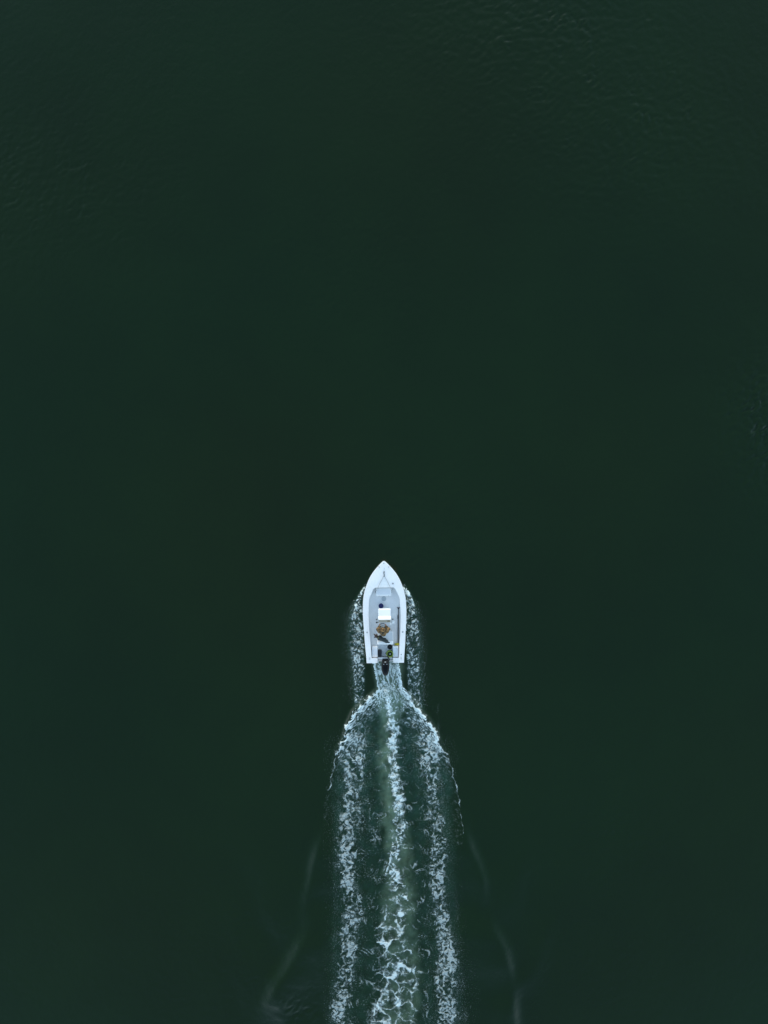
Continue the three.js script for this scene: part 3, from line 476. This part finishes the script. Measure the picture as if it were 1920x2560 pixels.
{ // the driver, leaning forward over the wheel
  const man = thing('person', 'person in a tan camouflage jacket and cap steering at the console', 'person');
  const skin = mat([0.34, 0.19, 0.13], 0.6);
  const hip = [-0.10, 1.08, -1.80], chest = [-0.11, 1.40, -1.95], neck = [-0.13, 1.60, -2.03], head = [-0.14, 1.765, -2.085];
  const sh = [[-0.325, 1.52, -1.985], [0.115, 1.52, -1.975]], el = [[-0.415, 1.25, -2.05], [0.215, 1.25, -2.06]], wr = [[-0.305, 1.175, -2.235], [0.055, 1.18, -2.225]];
  const kn = [[-0.23, 0.66, -1.99], [0.03, 0.66, -1.98]], an = [[-0.24, 0.31, -1.95], [0.05, 0.31, -1.94]], hj = [[-0.2, 1.0, -1.83], [0.0, 1.0, -1.83]];
  const torso = [[hip, 0.135, chest, 0.145], [chest, 0.145, [neck[0], 1.55, -2.01], 0.075], [sh[0], 0.075, sh[1], 0.075]], arms = [0, 1].flatMap((k) => [[sh[k], 0.062, el[k], 0.047], [el[k], 0.045, wr[k], 0.032]]), legs = [0, 1].flatMap((k) => [[hj[k], 0.095, kn[k], 0.065], [kn[k], 0.062, an[k], 0.045], [an[k], 0.045, [an[k][0], 0.26, an[k][2] - 0.12], 0.035]]);
  const bodyG = blob([...torso, ...arms, ...legs, [[neck[0], 1.55, -2.01], 0.062, head, 0.055]], 0.013, 0.04);
  // head with nose, ears, chin; hands with four fingers and a thumb closed on the rim
  const [hx, hy, hz] = head;
  const headG = blob([[[hx, hy + 0.03, hz + 0.015], 0.088, [hx, hy + 0.02, hz - 0.01], 0.086], [[hx, hy - 0.02, hz - 0.02], 0.07, [hx, hy - 0.08, hz - 0.05], 0.04], [[hx, hy, hz - 0.09], 0.012, [hx, hy - 0.025, hz - 0.108], 0.015], [[hx - 0.085, hy - 0.005, hz + 0.01], 0.014, [hx - 0.09, hy + 0.02, hz + 0.015], 0.016], [[hx + 0.085, hy - 0.005, hz + 0.01], 0.014, [hx + 0.09, hy + 0.02, hz + 0.015], 0.016], [[hx - 0.02, hy - 0.052, hz - 0.085], 0.009, [hx + 0.02, hy - 0.052, hz - 0.085], 0.009]], 0.005, 0.02);
  const hands = wr.map((w, k) => {
    const s = k ? -1 : 1, f = [], px = w[0] + s * 0.008, pz = w[2] - 0.05, py = w[1] + 0.008;
    f.push([w, 0.028, [px, py, pz], 0.03], [[px - 0.02, py, pz - 0.02], 0.02, [px + 0.02, py, pz - 0.02], 0.02]);
    [-0.03, -0.01, 0.011, 0.03].forEach((o, i) => { const L = [0.034, 0.04, 0.038, 0.03][i], a = [px + o, py + 0.01, pz - 0.03], b = [px + o * 1.1, py + 0.002, pz - 0.03 - L], c = [px + o * 1.1, py - 0.028, pz - 0.034 - L], d = [px + o, py - 0.042, pz - 0.018 - L]; f.push([a, 0.0098, b, 0.0092], [b, 0.0092, c, 0.0085], [c, 0.0085, d, 0.008]); });
    f.push([[px + s * 0.026, py - 0.004, pz - 0.005], 0.012, [px + s * 0.044, py - 0.018, pz - 0.035], 0.0105], [[px + s * 0.044, py - 0.018, pz - 0.035], 0.0105, [px + s * 0.03, py - 0.034, pz - 0.062], 0.009]);
    return blob(f, 0.0035, 0.007);
  });
  raw('body', merge([bodyG, headG, ...hands]), skin, man);
  const camo = (x, y, z) => { const q = P2(x * 9 + z * 4 + 3, z * 10 + y * 4), p = P2(x * 15 + y * 5 + 9, z * 16 - y * 4), r = P2(x * 52, z * 52 + y * 20); const c = q > 0.2 ? [0.20, 0.12, 0.042] : q < -0.2 ? [0.028, 0.026, 0.014] : p > 0.2 ? [0.25, 0.17, 0.075] : p < -0.2 ? [0.05, 0.026, 0.014] : [0.15, 0.088, 0.03]; return c.map((v) => v * 0.82 * (1 + 0.4 * r)); };
  const cloth = new THREE.MeshPhysicalMaterial({ vertexColors: true, roughness: 0.92 });
  const jacket = blob([[[-0.1, 1.02, -1.78], 0.165, [-0.105, 1.2, -1.84], 0.165], [[-0.105, 1.2, -1.84], 0.165, chest, 0.175], [chest, 0.175, [neck[0], 1.53, -2.0], 0.105], [sh[0], 0.098, sh[1], 0.098], ...[0, 1].flatMap((k) => [[sh[k], 0.095, el[k], 0.075], [el[k], 0.075, [lerp(el[k][0], wr[k][0], 0.86), lerp(el[k][1], wr[k][1], 0.86), lerp(el[k][2], wr[k][2], 0.86)], 0.052]]), [[neck[0] - 0.03, 1.57, -1.93], 0.065, [neck[0] + 0.03, 1.57, -1.93], 0.065]], 0.012, 0.035, 0.018);
  { const p = jacket.attributes.position, n = jacket.attributes.normal; for (let i = 0; i < p.count; i++) { const k = 0.012 * P2(p.getX(i) * 16 + p.getY(i) * 5, p.getZ(i) * 16 + p.getY(i) * 11) + 0.007 * P2(p.getX(i) * 34, p.getZ(i) * 30 + p.getY(i) * 24); p.setXYZ(i, p.getX(i) + n.getX(i) * k, p.getY(i) + n.getY(i) * k, p.getZ(i) + n.getZ(i) * k); } jacket.computeVertexNormals(); }
  raw('jacket', tinted(jacket, camo), cloth, man);
  raw('trousers', tinted(blob([[[-0.1, 1.0, -1.8], 0.15, [-0.1, 0.98, -1.82], 0.15], ...[0, 1].flatMap((k) => [[hj[k], 0.112, kn[k], 0.086], [kn[k], 0.084, [an[k][0], 0.36, an[k][2]], 0.07]])], 0.014, 0.04), (x, y, z) => camo(x, y, z).map((v) => v * 0.7)), cloth, man);
  for (const k of [0, 1]) raw('boot', blob([[[an[k][0], 0.40, an[k][2]], 0.066, [an[k][0], 0.285, an[k][2]], 0.056], [[an[k][0], 0.272, an[k][2] + 0.02], 0.045, [an[k][0], 0.266, an[k][2] - 0.14], 0.04]], 0.01, 0.02), mat([0.05, 0.045, 0.03], 0.7), man);
  const capG = new THREE.SphereGeometry(0.107, 28, 14, 0, 2 * Math.PI, 0, Math.PI * 0.52).scale(0.96, 1.05, 1.08).rotateX(-0.12).translate(hx, hy + 0.02, hz + 0.005);
  const cap = raw('cap', tinted(capG, (x, y, z) => camo(x + 3, y, z + 1).map((v, k) => v * [1.5, 1.3, 1.15][k])), new THREE.MeshPhysicalMaterial({ vertexColors: true, roughness: 0.85, side: THREE.DoubleSide }), man);
  raw('cap_visor', tinted(merge([surf(curve((t) => t, 0, 1, 6).map((t) => curve((a) => { const w = 0.088, zz = -0.085 - 0.085 * t * Math.cos(a * 1.35) ** 0.8; return [hx + w * Math.sin(a * 1.35) * (1 - 0.12 * t), hy + 0.03 - 0.018 * t - 0.012 * a * a, hz + zz + 0.04 * Math.abs(a) * (1 - t)]; }, -1, 1, 14)))]), (x, y, z) => camo(x, y, z)), new THREE.MeshPhysicalMaterial({ vertexColors: true, roughness: 0.85, side: THREE.DoubleSide }), cap);
  for (const s of [-1, 1]) obj('eye', [new THREE.SphereGeometry(0.011, 10, 8).translate(hx + s * 0.032, hy + 0.0, hz - 0.082)], mat([0.03, 0.02, 0.015], 0.2), man);
  obj('hair', [new THREE.SphereGeometry(0.096, 24, 12, 0, 2 * Math.PI, 0, Math.PI * 0.62).scale(1, 1, 1.02).rotateX(0.5).translate(hx, hy + 0.012, hz + 0.014)], mat([0.05, 0.035, 0.025], 0.9), man);
}
{ // the dog on the helm seat
  const dog = thing('dog', 'dark grey dog with a brown head standing on the helm seat behind the driver', 'dog');
  const top = 0.64, rump = [0.09, 1.0, -1.305], loin = [-0.06, 1.015, -1.385], shoulder = [-0.32, 1.005, -1.515], nape = [-0.43, 1.09, -1.585], skull = [-0.505, 1.135, -1.64], muzzle = [-0.62, 1.105, -1.745];
  const leg = (x, z, front) => front ? [[[x + 0.02, 0.98, z], 0.06, [x + 0.01, 0.86, z + 0.01], 0.04], [[x + 0.01, 0.86, z + 0.01], 0.036, [x, 0.73, z], 0.026], [[x, 0.73, z], 0.025, [x, top + 0.04, z], 0.022], [[x, top + 0.03, z], 0.028, [x - 0.035, top + 0.025, z - 0.02], 0.026]]
    : [[[x, 0.98, z], 0.085, [x - 0.04, 0.84, z - 0.02], 0.055], [[x - 0.04, 0.84, z - 0.02], 0.045, [x + 0.055, 0.755, z + 0.03], 0.026], [[x + 0.055, 0.755, z + 0.03], 0.025, [x + 0.03, top + 0.04, z + 0.015], 0.022], [[x + 0.03, top + 0.03, z + 0.015], 0.028, [x - 0.01, top + 0.025, z - 0.005], 0.026]];
  const bones = [[rump, 0.105, loin, 0.10], [loin, 0.10, shoulder, 0.125], [[-0.1, 0.97, -1.41], 0.1, [-0.31, 0.95, -1.51], 0.135], [shoulder, 0.11, nape, 0.078], [nape, 0.075, skull, 0.072], [skull, 0.072, [-0.555, 1.125, -1.685], 0.05], [[-0.555, 1.12, -1.685], 0.046, muzzle, 0.032],
    ...leg(-0.375, -1.44, true), ...leg(-0.30, -1.585, true), ...leg(0.055, -1.315, false), ...leg(0.0, -1.425, false), [[0.13, 1.02, -1.28], 0.045, [0.22, 0.99, -1.235], 0.032], [[0.22, 0.99, -1.235], 0.032, [0.285, 0.97, -1.24], 0.014],
    [[-0.535, 1.15, -1.585], 0.022, [-0.60, 1.10, -1.575], 0.022], [[-0.60, 1.10, -1.575], 0.022, [-0.645, 1.055, -1.58], 0.012], [[-0.46, 1.16, -1.69], 0.022, [-0.46, 1.13, -1.75], 0.022], [[-0.46, 1.13, -1.75], 0.022, [-0.47, 1.07, -1.785], 0.012]];
  const fur = (x, y, z) => { const r = 1 + 0.4 * P2(x * 40 + y * 13, z * 40) + 0.3 * P2(x * 90, z * 90 + y * 40), b = sstep(-0.30, -0.45, x + 0.06 * P2(x * 20, z * 20)); const sp = P2(x * 28 + 4, z * 28 + y * 9) > 0.25 ? 1.5 : 1; return [lerp(0.019 * sp, 0.03, b) * r, lerp(0.026 * sp, 0.017, b) * r, lerp(0.026 * sp, 0.011, b) * r]; };
  raw('body', tinted(blob(bones, 0.009, 0.045), fur), new THREE.MeshPhysicalMaterial({ vertexColors: true, roughness: 0.85 }), dog);
  obj('nose', [new THREE.SphereGeometry(0.02, 14, 10).scale(1, 0.8, 1).translate(-0.645, 1.112, -1.768)], M.black, dog);
  for (const [x, z] of [[-0.575, -1.645], [-0.525, -1.70]]) obj('eye', [new THREE.SphereGeometry(0.009, 10, 8).translate(x, 1.17, z)], M.black, dog);
  obj('collar', [new THREE.TorusGeometry(0.083, 0.012, 8, 32).rotateY(Math.PI / 2).rotateZ(-0.62).rotateY(-0.55).translate(-0.425, 1.085, -1.582)], mat([0.30, 0.30, 0.06], 0.6), dog);
}
renderer.render(scene, camera);
